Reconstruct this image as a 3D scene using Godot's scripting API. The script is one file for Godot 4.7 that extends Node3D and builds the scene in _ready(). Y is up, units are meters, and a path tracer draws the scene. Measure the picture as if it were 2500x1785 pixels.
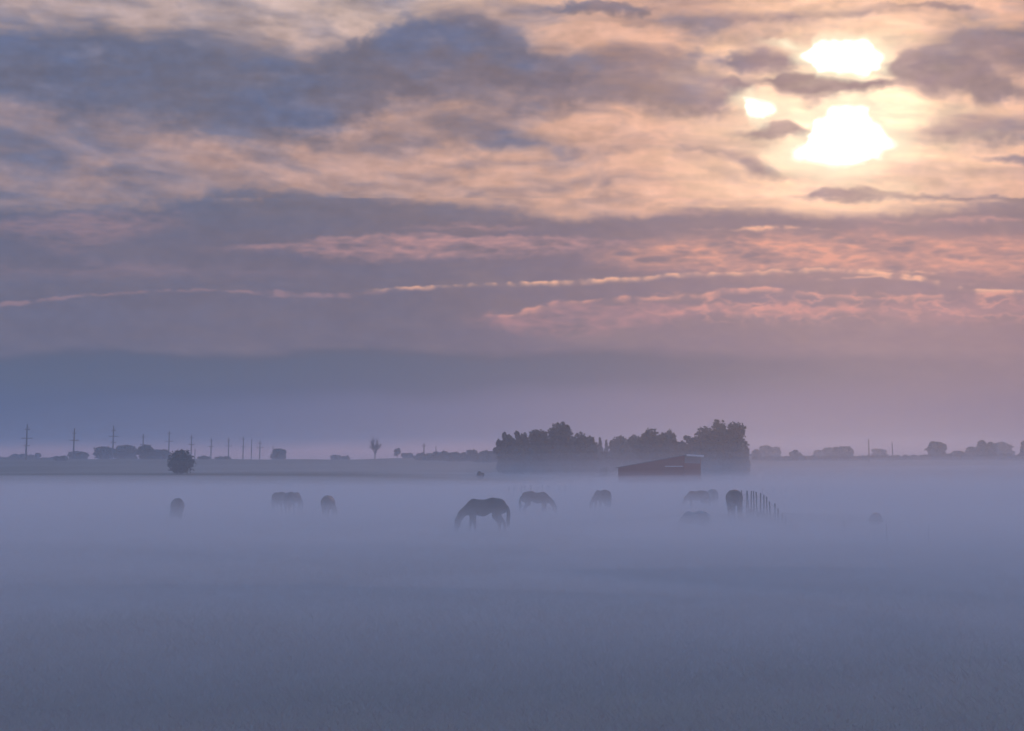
extends Node3D
# A misty pasture at sunrise: grazing horses, a red barn, shelter-belt trees, a power line on a low rise.
# Distances are metres; "bearing" is sideways metres per metre of distance.

const EYE := 3.0                 # the camera stands this high above the pasture
const RAY := 2.688e-4            # sideways metres per step of bearing and per surveyed metre of distance
const NEAR := 1.6                # the survey's distances were read this much too long; places are brought nearer by it
const STEP := RAY * NEAR         # tangent of one step of bearing
var rng := RandomNumberGenerator.new()
var taken := {}
var mats := {}

func _ready() -> void:
	rng.seed = 7141
	make_camera()
	make_sky()
	make_sun()
	make_ground()
	make_mist()
	make_barn()
	make_trees()
	make_poles()
	make_fences()
	make_horses()
	make_grass()

# ------------------------------------------------------------------ view, sky, light
func make_camera() -> void:
	var c := Camera3D.new()
	c.name = "camera"
	c.fov = rad_to_deg(2.0 * atan(812.0 * STEP))
	c.near = 0.1
	c.far = 4000.0
	add_child(c)
	c.position = Vector3(0, EYE, 0)
	c.rotation_degrees = Vector3(rad_to_deg(atan(233.0 * STEP)), 0, 0)
	c.current = true

func make_sun() -> void:
	var s := DirectionalLight3D.new()
	s.name = "sun"
	s.light_color = Color(1.0, 0.74, 0.60)
	s.light_energy = 0.5
	s.light_angular_distance = 3.0
	s.shadow_enabled = true
	add_child(s)
	var az := atan((1885.0 - 1137.5) * STEP)
	var el := atan((1045.0 - 290.0) * STEP)
	var to_sun := Vector3(sin(az) * cos(el), sin(el), -cos(az) * cos(el))
	s.look_at_from_position(to_sun * 100.0, Vector3.ZERO, Vector3.UP)

var nw1 := FastNoiseLite.new()
var nw2 := FastNoiseLite.new()
var nc := FastNoiseLite.new()
var nf := FastNoiseLite.new()
var nr := FastNoiseLite.new()
var nv := FastNoiseLite.new()
var bands := []
var lights := []
var gaps := []

# A layer of cloud (or a lit streak): knots [x, upper edge, lower edge], softness of both edges, amount
func layer(into: Array, amount: float, soft_up: float, soft_low: float, knots: Array, tint := Color(0, 0, 0, 0)) -> void:
	var lo := 1e9
	var hi := -1e9
	for k in knots:
		lo = minf(lo, k[1] - soft_up * 1.5)
		hi = maxf(hi, k[2] + soft_low * 1.5)
	if into == bands and knots[-1][2] < 1000 and soft_up > 8.0:
		soft_up *= 1.5
		soft_low *= 1.5
	into.append({"a": amount, "u": soft_up, "l": soft_low, "k": knots, "x0": knots[0][0], "x1": knots[-1][0], "lo": lo, "hi": hi, "tint": tint})

func weight(b: Dictionary, x: float, y: float) -> float:
	if y < b.lo or y > b.hi:
		return 0.0
	var k: Array = b.k
	var x0: float = b.x0
	var x1: float = b.x1
	var edge := 1.0
	var run := 60.0
	if x < x0:
		run = 1800.0 if x0 <= 0.0 else 50.0
		edge = 1.0 - (x0 - x) / run
		x = x0
	elif x > x1:
		run = 1800.0 if x1 >= 2275.0 else 50.0
		edge = 1.0 - (x - x1) / run
		x = x1
	if edge <= 0.0:
		return 0.0
	var i := 0
	while i < k.size() - 2 and x > k[i + 1][0]:
		i += 1
	var t := (x - float(k[i][0])) / maxf(1.0, float(k[i + 1][0]) - float(k[i][0]))
	var s := t * t * (3.0 - 2.0 * t)
	var up := lerpf(k[i][1], k[i + 1][1], s)
	var low := lerpf(k[i][2], k[i + 1][2], s)
	return b.a * edge * smoothstep(up - b.u, up + b.u, y) * (1.0 - smoothstep(low - b.l, low + b.l, y))

func rgb8(r: float, g: float, b: float) -> Color:
	return Color(r / 255.0, g / 255.0, b / 255.0)

func ramp(stops: Array, t: float) -> Color:
	if t <= stops[0][0]:
		return stops[0][1]
	for i in range(1, stops.size()):
		if t <= stops[i][0]:
			var u: float = (t - stops[i - 1][0]) / (stops[i][0] - stops[i - 1][0])
			return (stops[i - 1][1] as Color).lerp(stops[i][1], u)
	return stops[-1][1]

var lit_ramp := []
var dark_ramp := []
var low_dark := []

func plan_clouds() -> void:
	for a in [[nw1, 11, 0.0042, 4], [nw2, 23, 0.0042, 4], [nc, 37, 0.0035, 5], [nf, 51, 0.012, 6], [nr, 67, 0.011, 5], [nv, 83, 0.0075, 5]]:
		var n: FastNoiseLite = a[0]
		n.seed = a[1]
		n.noise_type = FastNoiseLite.TYPE_SIMPLEX_SMOOTH
		n.frequency = a[2]
		n.fractal_type = FastNoiseLite.FRACTAL_FBM
		n.fractal_octaves = a[3]
		n.fractal_gain = 0.5
	nr.fractal_type = FastNoiseLite.FRACTAL_RIDGED
	lit_ramp = [[0.0, rgb8(255, 242, 208)], [90.0, rgb8(255, 226, 188)], [180.0, rgb8(251, 202, 166)], [320.0, rgb8(235, 182, 154)], [560.0, rgb8(214, 168, 147)], [900.0, rgb8(193, 157, 147)], [1400.0, rgb8(168, 146, 150)], [2600.0, rgb8(146, 142, 163)]]
	dark_ramp = [[0.0, rgb8(176, 146, 138)], [150.0, rgb8(152, 126, 128)], [300.0, rgb8(131, 113, 119)], [550.0, rgb8(115, 106, 118)], [900.0, rgb8(104, 104, 122)], [1400.0, rgb8(97, 104, 130)], [2600.0, rgb8(95, 106, 140)]]
	low_dark = [[-600.0, rgb8(100, 104, 130)], [0.0, rgb8(104, 103, 123)], [900.0, rgb8(110, 103, 119)], [1500.0, rgb8(126, 107, 119)], [2275.0, rgb8(146, 116, 122)], [3500.0, rgb8(125, 112, 130)]]
	# heavy cloud
	layer(bands, 0.95, 20, 38, [[0, 55, 240], [200, 66, 272], [400, 84, 298], [600, 110, 318], [700, 128, 302], [770, 112, 268], [850, 55, 240], [920, 26, 236], [1000, 20, 238], [1080, 28, 240], [1160, 66, 242], [1240, 120, 240], [1300, 165, 215]])
	layer(bands, 0.72, 16, 20, [[1265, 128, 190], [1340, 104, 212], [1420, 114, 236], [1500, 122, 250], [1570, 150, 256], [1635, 170, 215]])
	layer(bands, 0.5, 14, 16, [[1350, 205, 222], [1450, 196, 244], [1540, 198, 254], [1600, 215, 238]])
	layer(bands, 0.6, 10, 12, [[1512, 118, 124], [1545, 102, 138], [1582, 116, 130]])
	layer(bands, 0.55, 8, 10, [[1590, 178, 186], [1625, 164, 208], [1648, 180, 195]])
	layer(bands, 0.9, 9, 11, [[1610, 134, 146], [1650, 114, 164], [1720, 117, 162], [1790, 128, 142]])
	layer(bands, 1.0, 7, 12, [[1694, 172, 182], [1735, 158, 208], [1790, 160, 216], [1850, 168, 208], [1920, 176, 200], [1962, 172, 188]])
	layer(bands, 0.5, 10, 12, [[1760, 205, 228], [1800, 205, 246], [1840, 205, 226]])
	layer(bands, 0.85, 8, 10, [[1650, 292, 302], [1700, 276, 304], [1745, 272, 306], [1800, 292, 314], [1822, 303, 310]])
	layer(bands, 0.5, 8, 9, [[1550, 332, 338], [1585, 326, 344], [1625, 338, 346]])
	layer(bands, 0.75, 9, 11, [[1630, 348, 358], [1665, 346, 380], [1700, 358, 390], [1745, 382, 390]])
	layer(bands, 0.9, 13, 16, [[1968, 142, 156], [2010, 112, 186], [2075, 96, 208], [2135, 108, 205], [2180, 128, 190]])
	layer(bands, 0.8, 16, 18, [[2085, 78, 90], [2160, 50, 132], [2275, 42, 172]])
	layer(bands, 0.8, 12, 16, [[2150, 172, 190], [2185, 150, 238], [2235, 170, 236], [2260, 190, 215]])
	layer(bands, 0.75, 16, 16, [[2010, 288, 300], [2090, 262, 314], [2190, 256, 312], [2275, 262, 302]])
	layer(bands, 0.8, 7, 8, [[2195, 350, 354], [2235, 343, 362], [2275, 344, 364]])
	layer(bands, 0.75, 6, 7, [[1212, 8, 12], [1280, 2, 24], [1390, 10, 31], [1450, 20, 24]])
	layer(bands, 0.5, 9, 9, [[1330, 42, 46], [1500, 30, 52], [1700, 34, 50], [1900, 22, 36], [2000, 16, 24]])
	layer(bands, 0.32, 18, 20, [[1420, 50, 70], [1600, 30, 92], [1800, 32, 80], [1900, 44, 66]])
	layer(bands, 0.6, 5, 6, [[1990, 10, 14], [2060, 6, 18], [2140, 12, 18]])
	layer(bands, 0.45, 40, 60, [[0, 300, 395], [140, 310, 390], [260, 345, 375]])
	layer(bands, 0.25, 40, 60, [[0, 250, 430], [300, 330, 430], [500, 370, 420]])
	layer(bands, 0.5, 26, 26, [[830, 300, 312], [930, 272, 330], [1060, 262, 330], [1150, 284, 318], [1230, 320, 340]])
	layer(bands, 0.4, 14, 16, [[1050, 292, 300], [1100, 270, 312], [1150, 286, 300]])
	layer(bands, 0.3, 22, 24, [[1180, 395, 410], [1300, 385, 430], [1400, 410, 425]])
	layer(bands, 0.7, 6, 9, [[1770, 436, 440], [1860, 420, 444], [1920, 416, 442], [2050, 428, 444], [2160, 436, 443], [2275, 434, 450]])
	# the bank that fills the lower sky
	layer(bands, 0.93, 20, 20, [[0, 462, 1400], [250, 458, 1400], [360, 442, 1400], [480, 426, 1400], [570, 420, 1400], [700, 430, 1400], [850, 442, 1400], [1000, 453, 1400], [1150, 466, 1400], [1300, 479, 1400], [1450, 480, 1400], [1560, 469, 1400], [1700, 470, 1400], [1900, 474, 1400], [2100, 462, 1400], [2275, 448, 1400]])
	# lit streaks in the bank
	var salmon := rgb8(232, 160, 134)
	var rose := rgb8(196, 146, 142)
	var glow := rgb8(252, 186, 150)
	layer(lights, 0.75, 7, 13, [[470, 549, 552], [600, 543, 556], [740, 529, 571], [900, 520, 574], [1100, 524, 570], [1290, 530, 562], [1400, 538, 550]], rose)
	layer(lights, 0.6, 5, 8, [[900, 504, 508], [1000, 497, 512], [1130, 500, 509]], rose)
	layer(lights, 0.8, 22, 26, [[1330, 572, 582], [1450, 540, 596], [1650, 520, 604], [1900, 518, 604], [2100, 530, 606], [2275, 526, 612]], salmon)
	layer(lights, 0.35, 14, 20, [[0, 480, 520], [160, 475, 560], [400, 470, 500]], rose)
	layer(lights, 0.3, 22, 22, [[0, 592, 615], [250, 588, 612], [500, 600, 612], [700, 606, 612]], rose)
	layer(lights, 0.85, 4, 4, [[1650, 508, 510], [1690, 502, 512], [1740, 504, 511], [1800, 506, 508]], glow)
	layer(lights, 0.55, 3, 3, [[1570, 511, 512], [1600, 509, 511], [1640, 508, 509]], glow)
	layer(lights, 0.7, 5, 5, [[1480, 456, 458], [1650, 455, 462], [1850, 450, 460], [2000, 448, 456], [2200, 446, 450]], rgb8(250, 196, 158))
	layer(lights, 0.5, 8, 10, [[1380, 474, 480], [1500, 470, 482], [1620, 474, 480]], rgb8(226, 172, 152))
	layer(lights, 0.62, 6, 7, [[1960, 492, 498], [2130, 484, 496], [2275, 480, 492]], rgb8(212, 154, 140))
	layer(lights, 0.4, 2.5, 4, [[0, 668, 680], [120, 660, 668], [220, 650, 655], [330, 644, 648], [460, 642, 646], [540, 646, 652], [600, 648, 662], [700, 652, 664], [820, 648, 656], [900, 640, 646], [960, 634, 640]], rgb8(196, 146, 146))
	layer(lights, 0.9, 2.5, 7, [[860, 642, 646], [960, 634, 640], [1100, 630, 637], [1250, 624, 633], [1400, 614, 623], [1500, 608, 615], [1650, 603, 608], [1800, 597, 601], [1900, 598, 603], [1990, 604, 612]], glow)
	layer(lights, 0.85, 2.5, 7, [[1900, 602, 605], [1980, 604, 612], [2050, 612, 622], [2110, 632, 640], [2180, 640, 648], [2275, 644, 652]], glow)
	layer(lights, 0.8, 2.5, 3, [[1870, 618, 620], [1960, 612, 616], [2060, 618, 624], [2130, 628, 632]], glow)
	layer(lights, 0.7, 2.5, 3, [[1960, 598, 600], [2040, 600, 604], [2100, 604, 607], [2140, 602, 604]], glow)
	layer(lights, 0.75, 3, 8, [[1110, 700, 706], [1170, 682, 692], [1260, 668, 676], [1350, 660, 666], [1450, 658, 664], [1550, 652, 660], [1620, 642, 652], [1700, 637, 647], [1770, 646, 654], [1850, 653, 658], [1950, 658, 663], [2080, 654, 660], [2180, 648, 656], [2275, 646, 652]], rgb8(240, 164, 140))
	layer(lights, 0.5, 12, 20, [[1050, 700, 715], [1150, 686, 738], [1280, 672, 744], [1400, 672, 730], [1500, 676, 706], [1580, 682, 696]], rgb8(205, 142, 138))
	layer(lights, 0.65, 6, 8, [[1480, 690, 698], [1560, 674, 690], [1640, 682, 704], [1700, 688, 712], [1780, 676, 706], [1830, 688, 704], [1880, 668, 692], [1930, 680, 690]], rgb8(226, 152, 136))
	layer(lights, 0.35, 10, 14, [[1900, 676, 690], [2000, 672, 716], [2120, 676, 722], [2275, 668, 710]], rgb8(214, 148, 138))
	# where the sun burns through
	layer(gaps, 1.0, 24, 20, [[1796, 108, 140], [1812, 92, 158], [1866, 82, 164], [1922, 86, 168], [1940, 104, 154]])
	layer(gaps, 0.55, 12, 11, [[1730, 94, 100], [1750, 88, 108], [1775, 98, 108]])
	layer(gaps, 0.8, 26, 24, [[1648, 208, 222], [1664, 202, 264], [1690, 214, 272], [1734, 236, 246]])
	layer(gaps, 1.0, 40, 44, [[1735, 336, 352], [1785, 318, 366], [1826, 262, 378], [1858, 236, 384], [1925, 228, 372], [1945, 268, 358], [1992, 304, 336]])
	layer(gaps, 0.45, 8, 8, [[1750, 262, 268], [1790, 252, 280], [1830, 240, 290]])

func sky_at(x: float, y: float) -> Color:
	# x, y: survey steps, right of the left edge of the view and down from the top of it; the eye's level is at 1045
	var stretch := 0.30 if y > 440.0 else 0.45
	var w1 := nw1.get_noise_2d(x * stretch * 1.4, y * 1.1)
	var w2 := nw2.get_noise_2d(x * stretch * 1.4, y * 1.1)
	var fine := nf.get_noise_2d(x * stretch, y * 1.25 - x * 0.06)
	var fine2 := nf.get_noise_2d(x * 0.8 + 900.0, y * 1.5)
	var ragged0 := nf.get_noise_2d(x * 2.4, y * 2.6 + 400.0)
	var calm := 1.0 - smoothstep(720.0, 800.0, y)
	var near_sun := hypot2((x - 1885.0) / 1.45, y - 250.0)
	var sunny := 1.0 - smoothstep(60.0, 420.0, near_sun)
	var k := lerpf(1.0, 0.45, sunny) * lerpf(1.0, 0.55, smoothstep(560.0, 600.0, y))
	var sx := x + (w1 * 46.0 + fine2 * 20.0 + ragged0 * 16.0) * k
	var sy := y + (w2 * 20.0 + fine * 10.0 + fine2 * 8.0 + ragged0 * 9.0) * k
	var cover := 0.0
	for b in bands:
		var w := weight(b, sx, sy)
		if w > 0.0:
			cover = 1.0 - (1.0 - cover) * (1.0 - minf(w, 1.0))
	# beyond the charted part the same broken cloud goes on
	var off := maxf(smoothstep(200.0, 1300.0, maxf(-x, x - 2275.0)), smoothstep(0.0, -250.0, y))
	var big := nc.get_noise_2d(x * 0.55, y * 1.3)
	cover = lerpf(cover, clampf(0.90 + big * 0.7, 0.0, 1.0), off * (1.0 - smoothstep(440.0, 480.0, y)))
	var wisp := nv.get_noise_2d(x * 0.5 + w1 * 60.0, y * 1.9 - minf(x, 900.0) * 0.20 + w2 * 30.0)
	var lumps := nf.get_noise_2d(x * 1.15 - 500.0 + w1 * 40.0, y * 3.6 + w2 * 20.0)
	var open := (1.0 - cover) * (1.0 - smoothstep(440.0, 500.0, y))
	cover = clampf(cover + open * (0.14 + wisp * 0.62 * lerpf(1.0, 0.5, sunny)) + (fine * 0.30 + big * 0.16 + wisp * 0.16 + lumps * 0.22) * (0.3 + 2.2 * cover * (1.0 - cover)), 0.0, 1.0)
	cover -= clampf(wisp * 0.26 + 0.01, 0.0, 0.15) * lerpf(1.0, 0.4, smoothstep(430.0, 500.0, y)) * smoothstep(0.75, 1.0, cover) * (1.0 - smoothstep(700.0, 780.0, y))
	var lit := ramp(lit_ramp, near_sun + fine * 70.0 + big * 60.0)
	var dark := ramp(dark_ramp, near_sun + w1 * 120.0)
	var high := 1.0 - smoothstep(0.0, 260.0, y)
	lit = lit.lerp(rgb8(212, 190, 180), high * smoothstep(350.0, 800.0, near_sun) * smoothstep(-400.0, 900.0, x) * 0.75)
	lit = lit.lerp(rgb8(190, 168, 164), high * smoothstep(900.0, 300.0, x) * 0.6)
	dark = dark.lerp(ramp(low_dark, x), smoothstep(430.0, 560.0, y))
	dark = dark.lerp(rgb8(96, 108, 142), clampf(-w2 * 1.6, 0.0, 0.6) * (1.0 - sunny) * (1.0 - smoothstep(300.0, 500.0, y)))
	var c := lit.lerp(dark, cover)
	# faint texture in the heavy parts
	var tex := 1.0 + (fine * 0.11 + fine2 * 0.05 + ragged0 * 0.04 + lumps * 0.05) * calm * lerpf(1.0, 0.6, smoothstep(430.0, 500.0, y))
	c = Color(c.r * tex, c.g * tex, c.b * tex)
	if y > 440.0 and y < 790.0:
		var rid := nr.get_noise_2d(x * 0.55, y * 1.7)
		var ragged := nf.get_noise_2d(x * 2.4, y * 2.0 + 400.0)
		var ripple := nr.get_noise_2d(x * 0.9 + w1 * 40.0, y * 3.6 + w2 * 30.0)
		var broken := nf.get_noise_2d(x * 1.1 + 3000.0, y * 0.6)
		for b in lights:
			var sharp: float = b.u + b.l
			var thin := sharp < 12.0
			var j := 1.0 if thin else 1.35
			var w := weight(b, x + w1 * 22.0 * j + fine2 * 12.0, y + (fine * 7.0 + fine2 * 6.0 + w2 * 6.0) * j * (0.6 if thin else 1.0) + ragged * (4.0 if thin else 8.0))
			if w > 0.0:
				w *= clampf(0.62 + broken * 1.5 + ragged * 0.7 + rid * 0.2, 0.08, 1.1) if thin else clampf(0.42 + ripple * 0.5 + fine * 0.9 + lumps * 0.6 + rid * 0.15, 0.0, 1.2)
				c = c.lerp(b.tint, minf(w, 1.0))
		# the edges of the small heaps low on the right
		var heaps := smoothstep(1250.0, 1650.0, x) * smoothstep(640.0, 668.0, y + broken * 14.0) * (1.0 - smoothstep(700.0, 732.0, y + broken * 20.0))
		if heaps > 0.0:
			var rim := 1.0 - absf(nf.get_noise_2d(x * 0.75 + 700.0 + fine2 * 20.0, y * 1.5 + ragged * 8.0)) * 7.0
			c = c.lerp(rgb8(234, 158, 138), clampf(rim, 0.0, 1.0) * heaps * (0.45 + broken * 0.6))
	# towards the ground: a darker bank with an uneven top, then pale morning air
	if y > 740.0:
		var top_edge := 784.0 + 9.0 * sin(x * 0.0115 + 2.2) * exp(-maxf(x, 0.0) / 900.0) + w2 * 12.0 + fine * 7.0 + fine2 * 4.0
		var bank := smoothstep(top_edge - 16.0, top_edge + 22.0, y) * (1.0 - smoothstep(1200.0, 2300.0, x) * 0.75)
		var blue := ramp([[-400.0, rgb8(62, 80, 104)], [700.0, rgb8(72, 82, 102)], [1500.0, rgb8(88, 86, 102)], [2300.0, rgb8(104, 92, 106)]], x)
		c = c.lerp(blue, bank * 0.85)
		var air := ramp([[-400.0, rgb8(68, 88, 120)], [500.0, rgb8(94, 102, 134)], [1200.0, rgb8(116, 110, 136)], [1800.0, rgb8(124, 108, 128)], [2300.0, rgb8(128, 106, 122)], [3600.0, rgb8(118, 114, 144)]], x)
		c = c.lerp(air, smoothstep(822.0, 912.0, y + w1 * 20.0))
		var strip := smoothstep(968.0, 1004.0, y + w2 * 8.0) * (1.0 - smoothstep(1000.0, 1300.0, x) * 0.6)
		c = c.lerp(rgb8(186, 152, 166), strip * 0.9)
	var l := c.srgb_to_linear()
	# overhead, out of view, clear morning blue, brightened to light the mist
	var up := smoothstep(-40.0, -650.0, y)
	# unseen sky round behind the view: blue brightness added to light the mist
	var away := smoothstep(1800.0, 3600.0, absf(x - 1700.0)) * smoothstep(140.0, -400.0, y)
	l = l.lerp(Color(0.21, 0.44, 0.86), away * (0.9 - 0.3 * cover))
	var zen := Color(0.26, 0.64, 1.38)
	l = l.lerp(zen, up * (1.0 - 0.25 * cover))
	# the sun behind: thin cloud near it glows, gaps are blinding
	var hot := 0.0
	for b in gaps:
		hot = maxf(hot, weight(b, x + w1 * 14.0 + fine2 * 12.0 + ragged0 * 8.0, y + (w2 * 10.0 + fine * 8.0 + fine2 * 6.0 + ragged0 * 6.0)))
	var r2 := pow((x - 1868.0) / 150.0, 2.0) + pow((y - 250.0) / 130.0, 2.0)
	var through := clampf(1.0 - cover * 1.05, 0.0, 1.0) * (0.8 + fine * 0.8)
	var g := 1.0 * exp(-r2 * 0.5) * through
	l = Color(l.r + g, l.g + g * 0.70, l.b + g * 0.42)
	if hot > 0.0:
		l = l.lerp(Color(1.05, 0.90, 0.62), clampf(hot * 2.2, 0.0, 1.0) * 0.8)
		l = l.lerp(Color(2.3, 2.15, 1.9), smoothstep(0.45, 1.0, hot))
	return l

func hypot2(a: float, b: float) -> float:
	return sqrt(a * a + b * b)

const SKY_W := 4096
const SKY_H := 4096

# place of a direction on the cloud chart: a flat chart that touches the sky in the north, a little above the ground
func charted(az: float, el: float) -> Vector2:
	var up := atan(233.0 * STEP)
	var d := Vector3(sin(az) * cos(el), sin(el), -cos(az) * cos(el)).rotated(Vector3.RIGHT, -up)
	var wide := Vector2(1137.5 + az * 1.06 / STEP, 1045.0 - el * 1.04 / STEP)
	var flat := smoothstep(0.60, 0.76, -d.z)
	if flat <= 0.0:
		return wide
	return wide.lerp(Vector2(1137.5 - d.x / d.z / STEP, 812.0 + d.y / d.z / STEP), flat)

func sky_part(px0: int, py0: int, w: int, h: int, step: int) -> Image:
	var im := Image.create_empty(w, h, false, Image.FORMAT_RGBAF)
	for j in h:
		var el := (0.5 - (py0 + (j + 0.5) * step) / float(SKY_H)) * PI
		for i in w:
			var az := ((px0 + (i + 0.5) * step) / float(SKY_W) - 0.5) * TAU
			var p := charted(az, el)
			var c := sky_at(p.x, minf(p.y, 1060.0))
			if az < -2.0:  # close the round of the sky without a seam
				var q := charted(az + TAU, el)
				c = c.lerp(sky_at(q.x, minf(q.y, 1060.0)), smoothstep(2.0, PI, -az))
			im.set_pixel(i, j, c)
	return im

func make_sky() -> void:
	plan_clouds()
	var step := 16
	var front := sky_part(0, 0, SKY_W / step, SKY_H / step, step)
	front.resize(SKY_W, SKY_H, Image.INTERPOLATE_CUBIC)
	var x0 := SKY_W / 2 - 344
	var y0 := SKY_H / 2 - 672
	front.blit_rect(sky_part(x0, y0, 688, 688, 1), Rect2i(0, 0, 688, 688), Vector2i(x0, y0))
	# a panorama starts at north (-z): swap the halves
	var im := Image.create_empty(SKY_W, SKY_H, false, Image.FORMAT_RGBAF)
	im.blit_rect(front, Rect2i(SKY_W / 2, 0, SKY_W / 2, SKY_H), Vector2i(0, 0))
	im.blit_rect(front, Rect2i(0, 0, SKY_W / 2, SKY_H), Vector2i(SKY_W / 2, 0))
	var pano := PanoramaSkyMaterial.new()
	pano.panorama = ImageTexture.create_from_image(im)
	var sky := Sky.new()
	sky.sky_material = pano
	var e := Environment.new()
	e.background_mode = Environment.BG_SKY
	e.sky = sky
	e.tonemap_mode = Environment.TONE_MAPPER_LINEAR
	e.tonemap_exposure = 1.0
	e.sdfgi_enabled = true
	e.ssao_enabled = true
	e.ssil_enabled = true
	# the morning haze: droplets throw the sun's light mostly forward
	e.volumetric_fog_enabled = true
	e.volumetric_fog_density = 0.00046
	e.volumetric_fog_albedo = Color(1.0, 0.98, 0.98)
	e.volumetric_fog_anisotropy = 0.75
	var w := WorldEnvironment.new()
	w.name = "morning_sky"
	w.environment = e
	add_child(w)

# ------------------------------------------------------------------ helpers
func numbered(called: String) -> String:
	var n: int = taken.get(called, 0)
	taken[called] = n + 1
	return called if n == 0 else "%s_%03d" % [called, n]

func tag(o: Node, label: String, category: String, group := "", kind := "") -> void:
	if label: o.set_meta("label", label)
	if category: o.set_meta("category", category)
	if group: o.set_meta("group", group)
	if kind: o.set_meta("kind", kind)

func base(called: String, at: Vector3, turn := 0.0) -> Node3D:
	var o := Node3D.new()
	o.name = numbered(called)
	add_child(o)
	o.position = at
	o.rotation.y = turn
	return o

func put(mesh: Mesh, called: String, m: Material, parent: Node = null) -> MeshInstance3D:
	var o := MeshInstance3D.new()
	o.mesh = mesh
	o.material_override = m
	if parent == null:
		o.name = numbered(called)
		add_child(o)
	else:
		o.name = called
		parent.add_child(o, true)
	return o

func lin(r: float, g: float, b: float) -> Color:
	return Color(r, g, b).linear_to_srgb()

# a matt material with blotches of two tones; size in metres of one repeat
func blotchy(key: String, a: Color, b: Color, size: float, rough := 0.95, freq := 0.02) -> StandardMaterial3D:
	if mats.has(key):
		return mats[key]
	var n := FastNoiseLite.new()
	n.seed = key.hash() % 9973
	n.frequency = freq
	n.fractal_octaves = 5
	var t := NoiseTexture2D.new()
	t.width = 256
	t.height = 256
	t.seamless = true
	t.noise = n
	var g := Gradient.new()
	g.set_color(0, a)
	g.set_color(1, b)
	t.color_ramp = g
	var m := StandardMaterial3D.new()
	m.albedo_texture = t
	m.uv1_triplanar = true
	m.uv1_world_triplanar = true
	m.uv1_scale = Vector3.ONE / size
	m.roughness = rough
	m.metallic_specular = 0.3
	mats[key] = m
	return m

func ss(a: float, b: float, t: float) -> float:
	return smoothstep(a, b, t)

var bumps := FastNoiseLite.new()
# height of the land, metres: a flat pasture that rises to a low ridge, sooner on the left than on the right
func land(x: float, z: float) -> float:
	var d := -z * NEAR
	var side := ss(-0.12, 0.16, x / maxf(d, 60.0))
	var start := lerpf(185.0, 330.0, side)
	var h := ss(start, start + lerpf(520.0, 400.0, side), d) * lerpf(5.9, 8.2, side)
	h += ss(start - 20.0, start + 90.0, d) * lerpf(1.5, 0.5, side)
	h += bumps.get_noise_2d(x, z) * (0.10 + 0.5 * ss(150.0, 700.0, d))
	# the knoll the fence runs over
	var kx := (x - 15.5) / 9.0
	var kz := (d - 100.0) / 16.0
	h += 0.45 * exp(-(kx * kx + kz * kz))
	# two hollows
	h -= 0.55 * exp(-(pow((x - 8.6) / 4.5, 2.0) + pow((d - 84.0) / 8.0, 2.0)))
	h -= 0.45 * exp(-(pow((x - 18.0) / 3.5, 2.0) + pow((d - 80.0) / 8.0, 2.0)))
	return h

func on_land(x: float, d: float) -> Vector3:
	return Vector3(x, land(x, -d), -d)

func at(bearing: float, d: float) -> Vector3:
	return on_land((bearing - 1137.5) * RAY * d, d / NEAR)

# ------------------------------------------------------------------ ground and mist
func make_ground() -> void:
	bumps.seed = 5
	bumps.frequency = 0.018
	bumps.fractal_octaves = 3
	var zs := []
	var d := -45.0
	while d < 880.0:
		zs.append(-d)
		d += 1.6 if d < 110.0 else (4.0 if d < 270.0 else 9.0)
	var xs := []
	var x := 0.0
	while x < 900.0:
		xs.append(x)
		if x > 0.0: xs.push_front(-x)
		x += 2.5 if x < 50.0 else (7.0 if x < 200.0 else 30.0)
	var st := SurfaceTool.new()
	st.begin(Mesh.PRIMITIVE_TRIANGLES)
	st.set_smooth_group(0)
	for z in zs:
		for xx in xs:
			st.add_vertex(Vector3(xx, land(xx, z), z))
	var nx := xs.size()
	for j in zs.size() - 1:
		for i in nx - 1:
			var a := j * nx + i
			for k in [a, a + nx, a + 1, a + 1, a + nx, a + nx + 1]:
				st.add_index(k)
	st.generate_normals()
	var m := blotchy("pasture", lin(0.028, 0.040, 0.022), lin(0.072, 0.080, 0.048), 34.0, 1.0, 0.03)
	var o := put(st.commit(), "ground", m)
	o.set_meta("kind", "structure")

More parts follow.
